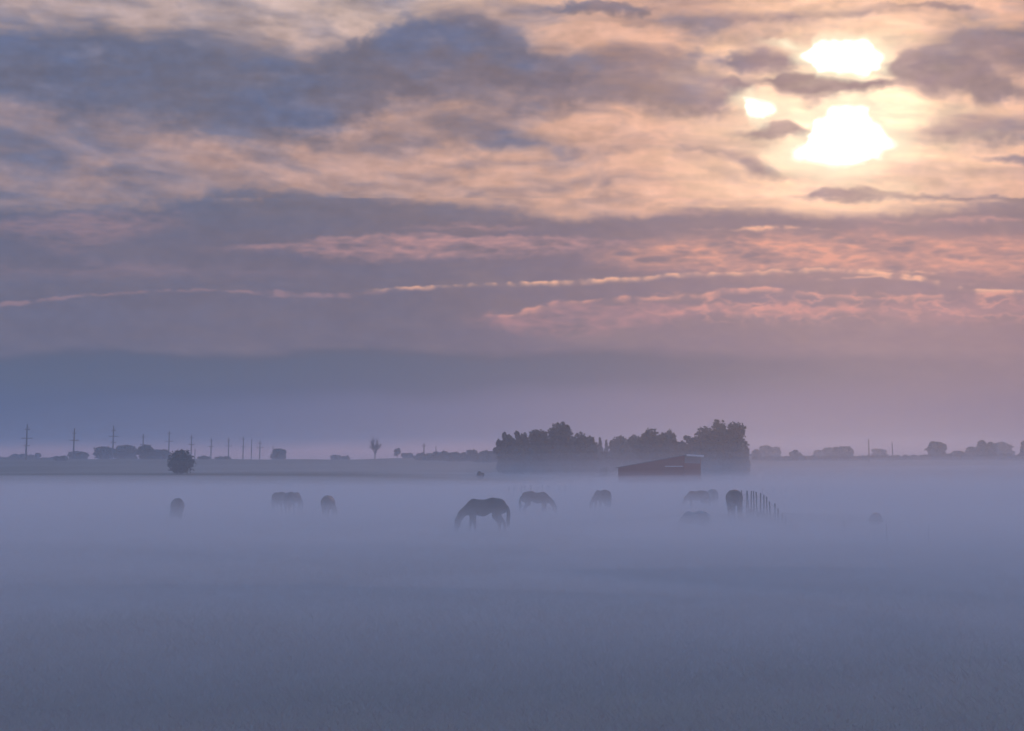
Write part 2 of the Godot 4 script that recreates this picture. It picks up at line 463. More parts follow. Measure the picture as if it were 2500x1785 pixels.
func make_mist() -> void:
	var root := base("ground_mist", Vector3.ZERO)
	tag(root, "low white mist lying over the whole pasture around the horses' legs", "mist", "", "stuff")
	# the heavy mist by the ground lies over the pasture; a thin veil above it reaches on to the ridge
	var low := [-0.6, 0.12, 0.28, 0.48, 0.72, 1.0, 1.35, 1.8, 2.5]
	for i in low.size() - 1:
		var mid: float = (maxf(low[i], 0.0) + low[i + 1]) * 0.5
		slab(root, low[i], low[i + 1], 16.0, -176.0 + 8.0 * i, NEAR * 0.17 * exp(-mid / 0.62))
	var high := [-0.55, 1.2, 2.7, 4.4, 6.4, 9.0]
	for i in high.size() - 1:
		var mid: float = (maxf(high[i], 0.0) + high[i + 1]) * 0.5
		slab(root, high[i], high[i + 1], 20.0, -555.0, NEAR * 0.0030 * exp(-mid / 3.0))
	# banks: x, height of the middle, distance, half sizes, density
	for b in [[60, 0.3, 322, 170, 2.6, 30, 0.005], [64, 0.3, 320, 180, 3.8, 28, 0.004], [56, 0.3, 324, 176, 5.0, 30, 0.0035], [70, 0.3, 322, 190, 6.4, 30, 0.003], [62, 0.3, 326, 184, 8.0, 28, 0.0022], [150, 0.5, 450, 130, 4.0, 80, 0.004], [150, 0.5, 450, 130, 6.5, 80, 0.003], [15, 0.2, 50, 15, 1.9, 15, 0.03], [-30, 0.2, 88, 26, 1.7, 16, 0.012], [26, 0.2, 66, 13, 1.5, 12, 0.03], [-9, -0.1, 30, 20, 0.75, 12, 0.035], [8, -0.1, 36, 17, 0.8, 13, 0.03], [-1, -0.1, 44, 26, 0.6, 16, 0.03], [14, -0.1, 29, 12, 0.6, 9, 0.03], [-16, -0.1, 42, 14, 0.9, 14, 0.025], [-46, 0.3, 190, 60, 2.2, 26, 0.012], [-18, 0.2, 140, 26, 1.7, 16, 0.010], [30, 0.3, 175, 40, 2.4, 22, 0.012], [62, 0.2, 130, 34, 2.0, 24, 0.012], [-12, 0.1, 58, 16, 1.2, 8, 0.018], [34, 0.1, 250, 60, 1.2, 16, 0.02], [30, 0.1, 252, 56, 2.0, 18, 0.008], [48, 0.3, 246, 70, 3.0, 20, 0.005], [-30, 0.1, 235, 40, 1.0, 14, 0.012]]:
		var f := FogVolume.new()
		f.name = "mist_bank"
		f.shape = RenderingServer.FOG_VOLUME_SHAPE_ELLIPSOID
		f.size = Vector3(b[3], b[4], b[5] / NEAR) * 2.0
		f.material = mist(b[6] * NEAR)
		root.add_child(f, true)
		f.position = Vector3(b[0], b[1], -b[2] / NEAR)

	# clear air between the mist and the sky: it scatters blue, evenly to all sides
	var air := FogVolume.new()
	air.name = "blue_air"
	air.shape = RenderingServer.FOG_VOLUME_SHAPE_BOX
	air.size = Vector3(2200, 32, 960)
	air.material = mist(0.0008)
	air.material.albedo = Color(0.70, 0.87, 1.0)
	add_child(air)
	air.position = Vector3(0, 13, -440)
	tag(air, "thin blue morning air over the whole landscape", "air", "", "stuff")

func slab(root: Node3D, y0: float, y1: float, z0: float, z1: float, density: float) -> void:
	var f := FogVolume.new()
	f.name = "mist_layer"
	f.shape = RenderingServer.FOG_VOLUME_SHAPE_BOX
	f.size = Vector3(1100, y1 - y0 - 0.002, z0 - z1)
	f.material = mist(density)
	root.add_child(f, true)
	f.position = Vector3(0, (y0 + y1) * 0.5, (z0 + z1) * 0.5)

func mist(density: float) -> FogMaterial:
	var m := FogMaterial.new()
	m.albedo = Color(0.995, 0.998, 1.0)
	m.density = density
	return m

# ------------------------------------------------------------------ mesh pieces
func begin() -> SurfaceTool:
	var st := SurfaceTool.new()
	st.begin(Mesh.PRIMITIVE_TRIANGLES)
	return st

func done(st: SurfaceTool) -> ArrayMesh:
	st.index()
	st.generate_normals()
	return st.commit()

func tri(st: SurfaceTool, a: Vector3, b: Vector3, c: Vector3) -> void:
	st.add_vertex(a); st.add_vertex(b); st.add_vertex(c)

# a tapered tube through points with radii
func tube(st: SurfaceTool, pts: Array, radii: Array, sides := 6) -> void:
	st.set_smooth_group(0)
	var rings := []
	for i in pts.size():
		var t: Vector3 = (pts[mini(i + 1, pts.size() - 1)] - pts[maxi(i - 1, 0)]).normalized()
		var u := t.cross(Vector3(0.31, 0.2, 0.93)).normalized()
		var v := t.cross(u)
		var ring := []
		for k in sides:
			var a := TAU * k / sides
			ring.append(pts[i] + (u * cos(a) + v * sin(a)) * radii[i])
		rings.append(ring)
	for i in pts.size() - 1:
		for k in sides:
			var k2 := (k + 1) % sides
			tri(st, rings[i][k], rings[i][k2], rings[i + 1][k])
			tri(st, rings[i][k2], rings[i + 1][k2], rings[i + 1][k])
	st.set_smooth_group(-1)
	for e in [0, pts.size() - 1]:
		for k in sides:
			if e == 0: tri(st, pts[e], rings[e][(k + 1) % sides], rings[e][k])
			else: tri(st, pts[e], rings[e][k], rings[e][(k + 1) % sides])

# a box with chamfered vertical look: eight corners lo..hi
func box(st: SurfaceTool, lo: Vector3, hi: Vector3) -> void:
	prism(st, [Vector2(lo.x, lo.y), Vector2(hi.x, lo.y), Vector2(hi.x, hi.y), Vector2(lo.x, hi.y)], lo.z, hi.z)

# a convex outline in x, y drawn out from z0 to z1
func prism(st: SurfaceTool, o: Array, z0: float, z1: float) -> void:
	st.set_smooth_group(-1)
	var n := o.size()
	for i in n:
		var a: Vector2 = o[i]
		var b: Vector2 = o[(i + 1) % n]
		tri(st, Vector3(a.x, a.y, z1), Vector3(b.x, b.y, z0), Vector3(b.x, b.y, z1))
		tri(st, Vector3(a.x, a.y, z1), Vector3(a.x, a.y, z0), Vector3(b.x, b.y, z0))
	for i in range(1, n - 1):
		tri(st, Vector3(o[0].x, o[0].y, z1), Vector3(o[i + 1].x, o[i + 1].y, z1), Vector3(o[i].x, o[i].y, z1))
		tri(st, Vector3(o[0].x, o[0].y, z0), Vector3(o[i].x, o[i].y, z0), Vector3(o[i + 1].x, o[i + 1].y, z0))

func part_box(called: String, lo: Vector3, hi: Vector3, m: Material, parent: Node) -> MeshInstance3D:
	var st := begin()
	box(st, lo, hi)
	return put(done(st), called, m, parent)

func part_prism(called: String, o: Array, z0: float, z1: float, m: Material, parent: Node) -> MeshInstance3D:
	var st := begin()
	prism(st, o, z0, z1)
	return put(done(st), called, m, parent)

# ------------------------------------------------------------------ barn
func make_barn() -> void:
	var red := blotchy("barn_red", lin(0.19, 0.045, 0.034), lin(0.28, 0.075, 0.056), 5.0, 0.85, 0.05)
	var pale := blotchy("barn_panel", lin(0.13, 0.15, 0.18), lin(0.20, 0.22, 0.26), 4.0, 0.45, 0.03)
	var white := blotchy("barn_trim", lin(0.62, 0.62, 0.62), lin(0.80, 0.80, 0.80), 3.0, 0.5, 0.03)
	var tin := blotchy("barn_tin", lin(0.10, 0.10, 0.11), lin(0.19, 0.19, 0.20), 6.0, 0.6, 0.03)
	var p := at(1519.0, 280.0)
	var g := p.y - 0.05
	var t := base("barn", Vector3(p.x, g, p.z), deg_to_rad(-23.0))
	tag(t, "red single-slope barn with pale upper panels standing in the mist before the trees", "barn")
	var w := 11.5
	var l := 11.9
	var hl := 3.45 - g
	var hr := 5.45 - g
	part_prism("front_wall", [Vector2(-w, 0), Vector2(0, 0), Vector2(0, hr), Vector2(-w, hl)], -0.16, 0.0, red, t)
	part_prism("back_wall", [Vector2(-w, 0), Vector2(0, 0), Vector2(0, hr), Vector2(-w, hl)], -l, -l + 0.16, red, t)
	part_box("end_wall", Vector3(-w, 0, -l + 0.162), Vector3(-w + 0.16, hl, -0.162), red, t)
	part_box("side_wall", Vector3(-0.16, 0, -l + 0.162), Vector3(0, 4.2 - g, -0.162), red, t)
	for k in 4:
		var z0 := -0.17 - k * (l - 0.34) / 4.0
		part_box("upper_panel", Vector3(-0.14, 4.205 - g, z0 - (l - 0.34) / 4.0 + 0.05), Vector3(-0.02, hr - 0.02, z0), pale, t)
	var slope := (hr - hl) / w
	var roof := part_prism("roof", [Vector2(-w - 0.4, hl - 0.4 * slope + 0.004), Vector2(0.45, hr + 0.45 * slope + 0.004), Vector2(0.45, hr + 0.45 * slope + 0.10), Vector2(-w - 0.4, hl - 0.4 * slope + 0.10)], -l - 0.5, 0.35, tin, t)
	part_box("fascia", Vector3(0.452, hr + 0.45 * slope - 0.16, -l - 0.5), Vector3(0.50, hr + 0.45 * slope + 0.16, 0.35), white, roof)
	for x in [-w + 0.1, -0.1]:
		part_box("corner_board", Vector3(x - 0.09, 0, 0.003), Vector3(x + 0.09, (hr if x > -1.0 else hl) - 0.06, 0.05), red, t)
	var door := part_box("sliding_door", Vector3(-2.75, 0.1, 0.03), Vector3(-0.35, 3.6 - g, 0.09), red, t)
	part_box("door_rail", Vector3(-3.3, 3.62 - g, 0.02), Vector3(-0.25, 3.75 - g, 0.10), white, door)
	for k in 11:  # battens over the joints of the boards
		var x := -w + 0.75 + k * 0.68
		part_box("batten", Vector3(x, 0.05, 0.002), Vector3(x + 0.07, hl + (x + w) * slope - 0.05, 0.035), red, t)

# ------------------------------------------------------------------ trees
func leaf_material(key: String, c: Color) -> StandardMaterial3D:
	if mats.has(key):
		return mats[key]
	var m := StandardMaterial3D.new()
	m.vertex_color_use_as_albedo = true
	m.albedo_color = Color.WHITE
	m.roughness = 0.9
	m.metallic_specular = 0.2
	m.backlight_enabled = true
	m.backlight = Color(0.12, 0.14, 0.08)
	m.set_meta("c", c)
	mats[key] = m
	return m

func leaf(st: SurfaceTool, p: Vector3, size: float, c: Color) -> void:
	var n := Vector3(rng.randfn(), rng.randfn() + 0.4, rng.randfn()).normalized()
	var u := n.cross(Vector3(rng.randfn(), rng.randfn(), rng.randfn())).normalized() * size
	var v := n.cross(u) * rng.randf_range(0.5, 0.9)
	var k := rng.randf_range(0.7, 1.35)
	st.set_color(Color(c.r * k, c.g * k, c.b * k * rng.randf_range(0.85, 1.1)))
	tri(st, p - u, p + v, p + u)
	tri(st, p - u, p + u, p - v)

# lobes: [x, y, z, rx, ry, rz] of the crown; leaves crowd towards the outside of each
func crown(lobes: Array, leaves: int, size: float, c: Color) -> ArrayMesh:
	var st := begin()
	st.set_smooth_group(-1)
	var total := 0.0
	for l in lobes: total += l[3] * l[4]
	for l in lobes:
		var n := int(leaves * l[3] * l[4] / total)
		for i in n:
			var v := Vector3(rng.randfn(), rng.randfn(), rng.randfn()).normalized() * pow(rng.randf(), 0.42) * rng.randf_range(0.86, 1.1)
			leaf(st, Vector3(l[0] + v.x * l[3], maxf(0.06, l[1] + v.y * l[4]), l[2] + v.z * l[5]), size * rng.randf_range(0.6, 1.25), c)
	st.generate_normals()
	return st.commit()

func wood() -> StandardMaterial3D:
	return blotchy("bark", lin(0.05, 0.042, 0.036), lin(0.12, 0.10, 0.085), 1.5, 0.95, 0.06)

func trunk(h: float, r: float, limbs: int, spread: float) -> ArrayMesh:
	var st := begin()
	var lean := Vector3(rng.randf_range(-0.05, 0.05), 0, rng.randf_range(-0.05, 0.05)) * h
	var top := Vector3(lean.x, h, lean.z)
	tube(st, [Vector3(0, -0.15, 0), Vector3(lean.x * 0.1, h * 0.2, 0), Vector3(lean.x * 0.5, h * 0.6, lean.z * 0.4), top], [r * 1.25, r, r * 0.6, r * 0.2], 7)
	for k in limbs:
		var f := rng.randf_range(0.2, 0.75)
		var s := Vector3(lean.x * f * 0.8, h * f, lean.z * f * 0.6)
		var a := rng.randf() * TAU
		var e := s + Vector3(cos(a) * spread, rng.randf_range(0.15, 0.35) * h, sin(a) * spread) * rng.randf_range(0.6, 0.95)
		tube(st, [s, s.lerp(e, 0.5) + Vector3(0, -0.05 * h * 0.3, 0), e], [r * 0.5, r * 0.32, r * 0.1], 5)
	return done(st)

# width and height in metres
func tree(label: String, p: Vector3, w: float, h: float, style: String, c: Color, group: String, leaves := 1500, size := 0.34, called := "broadleaf_tree") -> void:
	var t := base(called, p)
	tag(t, label, "bush" if called == "bush" else (called if called in ["hedge", "thicket"] else "tree"), group)
	var lobes := []
	var r := w * 0.5
	match style:
		"round":
			for k in 18:
				var f := rng.randf_range(0.12, 0.86)
				var reach := r * sqrt(maxf(0.05, 1.0 - pow(absf(f - 0.5) / 0.56, 2.4)))
				var a := rng.randf() * TAU
				var q := rng.randf_range(0.2, 0.62)
				var s := rng.randf_range(0.17, 0.33)
				lobes.append([cos(a) * reach * q, h * f, sin(a) * reach * q, w * s, minf(h * 0.15, w * s) * rng.randf_range(0.8, 1.15), w * s])
			lobes.append([0, h * 0.44, 0, r * 0.9, h * 0.4, r * 0.8])
			lobes.append([0, h * 0.66, 0, r * 0.74, h * 0.26, r * 0.66])
			lobes.append([0, h * 0.16, 0, r * 0.86, h * 0.15, r * 0.8])
			lobes.append([rng.randf_range(-0.2, 0.2) * r, h * 0.88, 0, r * 0.55, h * 0.115, r * 0.5])
			lobes.append([rng.randf_range(-0.15, 0.15) * r, h * 0.74, 0, r * 0.8, h * 0.16, r * 0.7])
		"spiky":
			lobes.append([0, h * 0.42, 0, r * 0.86, h * 0.36, r * 0.8])
			lobes.append([0, h * 0.15, 0, r * 0.9, h * 0.14, r * 0.8])
			for k in 26:
				var x := rng.randf_range(-0.95, 0.95) * r
				var yy := h * (0.84 - 0.40 * pow(absf(x) / r, 2.2)) * rng.randf_range(0.8, 1.08)
				lobes.append([x, yy, rng.randf_range(-0.5, 0.5) * r, w * rng.randf_range(0.06, 0.12), h * rng.randf_range(0.05, 0.09), w * 0.1])
		"cone":
			for k in 9:
				var f := k / 8.0
				lobes.append([rng.randf_range(-0.06, 0.06) * w, h * (0.12 + 0.84 * f), 0, r * (1.0 - f * 0.88) * rng.randf_range(0.85, 1.1), h * 0.10, r * (1.0 - f * 0.9)])
		"bush":
			for k in 8:
				var x := rng.randf_range(-0.72, 0.72) * r
				var s := rng.randf_range(0.3, 0.55) * (1.0 - 0.35 * absf(x) / r)
				lobes.append([x, h * rng.randf_range(0.3, 0.74 - 0.25 * absf(x) / r), rng.randf_range(-0.4, 0.4) * r, r * s, minf(h * 0.32, r * s), r * s])
			lobes.append([0, h * 0.3, 0, r * 0.92, h * 0.3, r * 0.7])
		"row":
			var n := int(ceil(w / (h * 0.8)))
			for k in n * 3:
				var x := (rng.randf() - 0.5) * (w - h * 0.5)
				var s := h * rng.randf_range(0.22, 0.40)
				lobes.append([x, h * rng.randf_range(0.35, 0.74), rng.randf_range(-0.3, 0.3) * h, s, s * 0.75, s])
			lobes.append([0, h * 0.3, 0, r * 0.98, h * 0.32, h * 0.5])
		"sparse":
			for k in 7:
				var a := rng.randf() * TAU
				lobes.append([cos(a) * r * 0.45, h * rng.randf_range(0.45, 0.85), sin(a) * r * 0.45, r * 0.5, h * 0.13, r * 0.5])
	put(crown(lobes, leaves, size, c), "crown", leaf_material("leaves", c), t)
	if style != "row" and style != "bush":
		put(trunk(h * (0.86 if style == "cone" else 0.62), 0.035 * h * 0.55 + 0.03, 6, r * 0.7), "trunk", wood(), t)
	else:
		var st := begin()
		tube(st, [Vector3(0, -0.12, 0), Vector3(0.03 * h, h * 0.3, 0), Vector3(-0.04 * h, h * 0.6, 0.03 * h)], [0.05 + h * 0.012, 0.04 + h * 0.008, 0.02], 6)
		put(done(st), "stem", wood(), t)

# a tree by bearings of its left and right edge and of its top
func tree_by(label: String, b0: float, b1: float, top: float, d: float, style: String, group: String, c := Color(0.045, 0.06, 0.028), called := "broadleaf_tree", leaves := 0) -> void:
	var p := at((b0 + b1) * 0.5, d)
	var w := (b1 - b0) * RAY * d
	var h := EYE + (1045.0 - top) * RAY * d - p.y
	var n := leaves if leaves else int(clampf(w * h * 85.0, 400.0, 7000.0))
	tree(label, p, w, h, style, c, group, n, clampf(0.0009 * d, 0.2, 0.62), called)

func make_trees() -> void:
	var belt := "trees of the shelter belt behind the barn"
	var dk := Color(0.035, 0.048, 0.024)
	tree_by("spiky-topped dark tree at the left end of the tall tree clump", 1099, 1150, 955, 352, "spiky", belt, dk)
	tree_by("second tree from the left in the clump, its top ragged with upright shoots", 1128, 1182, 951, 358, "spiky", belt, dk)
	tree_by("broad dark tree between the ragged shoots and the tallest dome of the left clump", 1164, 1228, 952, 360, "round", belt, dk)
	tree_by("tall dome-shaped dark tree, highest of the left clump", 1212, 1280, 937, 362, "round", belt, dk)
	tree_by("rounded tree sloping down on the right side of the tall dome tree", 1254, 1312, 961, 366, "round", belt, dk)
	tree_by("small upright tree at the right end of the left clump", 1294, 1330, 968, 368, "round", belt, dk)
	var mid := Color(0.04, 0.055, 0.03)
	tree_by("small pointed conifer in the gap between the two tree clumps", 1322, 1344, 976, 470, "cone", belt, mid, "conifer_tree")
	tree_by("smaller of the two pointed conifers in the gap between the tree clumps", 1338, 1356, 982, 480, "cone", belt, mid, "conifer_tree")
	tree_by("hazy blue flat-topped tree right of the small conifers", 1347, 1396, 968, 455, "round", belt, mid)
	tree_by("hazy low tree between the flat-topped tree and the barn's left tree", 1386, 1436, 967, 430, "round", belt, mid)
	tree_by("leaning-topped dark tree above the left half of the red barn", 1414, 1474, 951, 372, "round", belt, dk)
	tree_by("dark tree above the middle of the red barn, left of the notch", 1460, 1508, 954, 370, "round", belt, dk)
	tree_by("low spiky dark tree right of the notch above the barn's peak", 1500, 1552, 962, 366, "spiky", belt, dk)
	tree_by("dark tree between the low spiky tree and the tallest tree", 1536, 1602, 947, 362, "round", belt, dk)
	tree_by("tallest dark tree of the right clump, square-headed", 1572, 1630, 931, 360, "round", belt, dk)
	tree_by("broad dark tree at the right end of the shelter belt", 1606, 1658, 936, 358, "round", belt, dk)
	tree_by("low dark tree at the foot of the belt's right end", 1634, 1666, 978, 354, "round", belt, dk)
	var under := "thickets of the shelter belt"
	for a in [[1108, 1178, 974, 356, "the spiky-topped tree"], [1166, 1252, 967, 364, "the tall dome tree"], [1238, 1322, 982, 370, "the right end of the left clump"], [1316, 1372, 1000, 400, "the small conifers"], [1356, 1440, 986, 420, "the flat-topped hazy tree"], [1425, 1515, 968, 376, "the trees behind the barn's left half"], [1505, 1600, 968, 372, "the trees behind the barn's right half"], [1585, 1650, 966, 366, "the right end of the shelter belt"]]:
		tree_by("dense dark thicket filling in behind %s" % a[4], a[0], a[1], a[2], a[3], "row", under, dk, "thicket")
	# on the rise at the left
	var ridge := "bushes and trees along the left ridge"
	var far := Color(0.045, 0.055, 0.03)
	for a in [
		[-25, 22, 1014, 760, "bush", "faint low bush at the left edge of the ridge"], [17, 92, 1007, 800, "row", "pale hedge behind the leftmost power pole"], [92, 130, 1016, 740, "bush", "low pale bush just right of the leftmost power pole"],
		[124, 156, 1012, 560, "bush", "small dark bush on the ridge between the first two power poles"], [152, 200, 1003, 720, "round", "round pale tree at the second power pole"],
		[212, 256, 993, 700, "round", "pale tree left of the third power pole"], [256, 310, 990, 740, "round", "wide pale flat-topped tree right of the third power pole"], [308, 342, 989, 600, "round", "darker round tree right of the wide flat-topped tree"],
		[334, 380, 999, 640, "round", "pale tree behind the big dark tree, on its left"], [443, 470, 1013, 600, "bush", "small low bush right of the big dark tree"], [480, 516, 1015, 620, "row", "very low bush row beside the receding power poles"],
		[604, 639, 998, 700, "round", "lone round bushy tree on the bare ridge"], [735, 760, 1010, 690, "bush", "left of two small bushes on the bare ridge"], [758, 779, 1013, 690, "bush", "right of two small bushes on the bare ridge"],
		[876, 891, 996, 720, "sparse", "tiny pale see-through tree right of the bare tree"], [894, 926, 1006, 660, "bush", "bush at the left end of the ridge hedge"]]:
		tree_by(a[5], a[0], a[1], a[2], a[3], a[4], ridge, far, "bush" if a[4] == "bush" else ("hedge" if a[4] == "row" else "broadleaf_tree"), 260 if a[4] == "sparse" else 0)
	tree_by("big dark rounded tree standing alone in front of the left ridge", 374, 438, 998, 300, "round", "", dk)
	for a in [[918, 985, 1005, 560, "left third"], [975, 1045, 1002, 540, "middle"], [1035, 1112, 998, 520, "right third"]]:
		tree_by("bushy hedgerow on the ridge left of the trees, its %s" % a[4], a[0], a[1], a[2], a[3], "row", "ridge hedgerow", far, "hedge")
	tree_by("small dim shrub low in the mist between the two tree clumps", 1330, 1350, 1022, 340, "bush", "", dk, "bush")
	tree_by("very dim low shrub on the misty slope before the left tree clump", 1060, 1076, 1043, 300, "bush", "", dk, "bush")
	bare_tree()
	# right-hand skyline
	var right := "bushes and trees along the right skyline"
	for a in [
		[1664, 1692, 1000, 640, "bush", "low pale bush touching the right end of the shelter belt"], [1686, 1714, 990, 820, "round", "pale round tree right of the shelter belt"], [1708, 1734, 993, 840, "round", "paler small tree beside the round one right of the belt"],
		[1752, 1779, 997, 600, "bush", "lone dark bush on the right skyline"], [1806, 1826, 1000, 860, "round", "very pale small tree left of the wide low trees"], [1824, 1862, 995, 800, "round", "left half of the wide low pale trees on the right skyline"], [1850, 1896, 993, 740, "round", "right half of the wide low trees, slightly darker"],
		[1932, 1968, 998, 860, "round", "flat pale tree right of the taller thin pole"], [2056, 2100, 982, 640, "round", "dark round tree on the right skyline"], [2102, 2144, 1002, 650, "row", "low hedge right of the dark round tree"],
		[2140, 2172, 993, 680, "round", "small tree left of the two peaked trees at the right"], [2166, 2192, 979, 680, "round", "peaked tree, taller of two at the right"], [2186, 2212, 983, 690, "round", "peaked tree, shorter of two at the right"],
		[2204, 2246, 982, 840, "round", "very pale tree behind the two peaked trees"], [2264, 2300, 973, 600, "round", "dark tree cut off by the right edge of the view"]]:
		tree_by(a[5], a[0], a[1], a[2], a[3], a[4], right, far, "bush" if a[4] == "bush" else ("hedge" if a[4] == "row" else "broadleaf_tree"))
	for a in [[1668, 1790, 1013, 590, "below the pale round trees"], [1780, 1930, 1012, 600, "below the wide low trees"], [1920, 2070, 1011, 610, "below the two thin poles"], [2060, 2200, 1008, 600, "below the dark round tree"], [2190, 2330, 1007, 590, "at the right edge of the view"]]:
		tree_by("low dark hedge along the right skyline %s" % a[4], a[0], a[1], a[2], a[3], "row", "hedge along the right skyline", far, "hedge")

func twig(st: SurfaceTool, p: Vector3, dir: Vector3, length: float, r: float, depth: int) -> void:
	var e := p + dir * length
	tube(st, [p, e], [r, r * 0.62], 4)
	if depth == 0:
		return
	for k in 3:
		var d := (dir + Vector3(rng.randf_range(-0.55, 0.55), rng.randf_range(-0.05, 0.35), rng.randf_range(-0.55, 0.55))).normalized()
		twig(st, p.lerp(e, rng.randf_range(0.6, 1.0)), d, length * rng.randf_range(0.62, 0.85), r * 0.6, depth - 1)

func bare_tree() -> void:
	var p := at(834.0, 600.0)
	var h := EYE + (1045.0 - 973.0) * RAY * 600.0 - p.y
	var t := base("bare_tree", p)
	tag(t, "thin-crowned vase-shaped bare tree standing alone on the ridge", "tree")
	var st := begin()
	tube(st, [Vector3(0, -0.2, 0), Vector3(0.05, h * 0.22, 0)], [0.26, 0.2], 7)
	put(done(st), "trunk", wood(), t)
	st = begin()
	for k in 9:
		var a := TAU * k / 9.0
		var lean := 0.22 if k % 3 == 0 else 0.62
		twig(st, Vector3(0.05, h * (0.19 + 0.015 * k), 0), Vector3(cos(a) * lean, 1, sin(a) * lean).normalized(), h * (0.27 if k % 3 == 0 else 0.19), 0.13, 4)
	put(done(st), "crown", wood(), t)

# ------------------------------------------------------------------ poles
func make_poles() -> void:
	var steel := blotchy("pole", lin(0.045, 0.04, 0.038), lin(0.09, 0.08, 0.07), 3.0, 0.9, 0.05)
	# bearing, bearing of the top, distance, cross-arms [height below the top in metres, half length]
	var list := [
		[61.5, 943, 600, [[1.9, 0.85], [5.0, 1.85], [7.7, 1.0]], "first power pole from the left, the tallest, with three cross-arms"],
		[166.5, 952, 640, [[1.9, 0.75], [4.6, 1.7]], "second power pole from the left, rising from the round pale tree"],
		[253.3, 946, 660, [[1.9, 0.8], [4.2, 1.8], [6.7, 1.0]], "third power pole from the left, between two pale trees"],
		[320, 965, 700, [[1.2, 0.7], [4.4, 1.2]], "fourth power pole from the left, behind the darker round tree"],
		[377.3, 958, 720, [[1.2, 0.8], [4.4, 1.7]], "fifth power pole from the left, just behind the big dark tree"],
		[427, 966, 750, [[1.4, 0.8], [4.4, 1.3]], "sixth power pole from the left, right behind the big dark tree"],
		[471, 974, 780, [[1.2, 0.7], [3.9, 1.4]], "seventh power pole from the left, on the open ridge"],
		[509.5, 974, 800, [[1.2, 0.7], [3.7, 1.5]], "eighth power pole from the left, on the open ridge"],
		[542, 971, 820, [[1.2, 0.7], [4.9, 1.3]], "ninth power pole from the left, on the open ridge"],
		[579, 980, 840, [[1.2, 0.9], [3.4, 1.7]], "last cross-armed pole of the long power line on the ridge"],
		[942.5, 985, 700, [[1.2, 0.8]], "small cross-armed pole above the ridge hedge"]]
	for a in list:
		pole(a[0], a[1], a[2], a[3], a[4], "power_pole", "power line on the ridge", steel, 0.30)
	for a in [[435.5, 997, 640, "short plain pole right beside the big dark tree"], [560.5, 976, 700, "plain thin pole without cross-arms near the end of the power line"], [608, 991, 690, "short plain pole at the lone round bushy tree"], [969, 992, 560, "short plain pole above the middle of the ridge hedge"], [1928, 976, 560, "taller of two thin poles on the right skyline"], [1980, 983, 600, "shorter, fainter of two thin poles on the right skyline"]]:
		pole(a[0], a[1], a[2], [], a[3], "plain_pole", "plain poles on the skyline", steel, 0.2)

func pole(b: float, top: float, d: float, arms: Array, label: String, called: String, group: String, m: Material, r: float) -> void:
	var p := at(b, d)
	var h := EYE + (1045.0 - top) * RAY * d - p.y
	var t := base(called, p, 0.12)
	tag(t, label, "pole", group)
	var st := begin()
	tube(st, [Vector3(0, -0.3, 0), Vector3(0, h, 0)], [r * 1.1, r * 0.62], 8)
	put(done(st), "pole", m, t)
	for a in arms:
		var arm := part_box("crossarm", Vector3(-a[1], h - a[0] - 0.13, -0.1 - r), Vector3(a[1], h - a[0] + 0.13, -r + 0.08), m, t)
		for s in [-0.92, 0.92]:
			st = begin()
			tube(st, [Vector3(a[1] * s, h - a[0] + 0.1, -r), Vector3(a[1] * s, h - a[0] + 0.42, -r)], [0.07, 0.05], 6)
			put(done(st), "insulator", m, arm)

# ------------------------------------------------------------------ fences
func make_fences() -> void:
	var grey := blotchy("post", lin(0.05, 0.042, 0.04), lin(0.11, 0.095, 0.085), 0.6, 0.95, 0.05)
	var wire := StandardMaterial3D.new()
	wire.albedo_color = lin(0.16, 0.15, 0.14)
	wire.metallic = 0.6
	wire.roughness = 0.6
	var near := []
	var bearings := [1645, 1654, 1659, 1663.5, 1671, 1677, 1684.5, 1691.5, 1699, 1706.5, 1717, 1722.5, 1730, 1737.5, 1751, 1763]
	for i in bearings.size():
		near.append([bearings[i], lerpf(103.0, 74.0, pow(i / 15.0, 1.35)), (1.34 if i < 11 else 1.34 - 0.13 * (i - 10)) + rng.randf_range(-0.07, 0.06), rng.randf_range(-0.07, 0.07)])
	fence("wire fence of thin leaning posts running down from the dark rear-facing horse", near, 0.045, [0.45, 0.8, 1.15], grey, wire)
	var mid := []
	for i in 13:
		mid.append([1132.0 + i * 12.2 + rng.randf_range(-2, 2), 172.0 + i * 1.2, 1.35 + rng.randf_range(-0.12, 0.1), rng.randf_range(-0.06, 0.06)])
	fence("faint row of fence posts in the mist behind the two middle horses", mid, 0.07, [0.6, 1.05], grey, wire)
	var farf := []
	for i in 8:
		farf.append([1690.0 + i * 26.0, 158.0 + i * 2.0, 1.35, 0.0])
	fence("faint straight fence line far off in the mist right of the barn", farf, 0.05, [0.55, 1.2], grey, wire)
	fence("dim fence in thick mist at the lower right, one post and its wires", [[1868, 70, 0.95, 0.0], [1960, 66, 0.95, 0.02], [2052, 64, 0.98, 0.03]], 0.026, [0.7, 1.05], grey, wire)

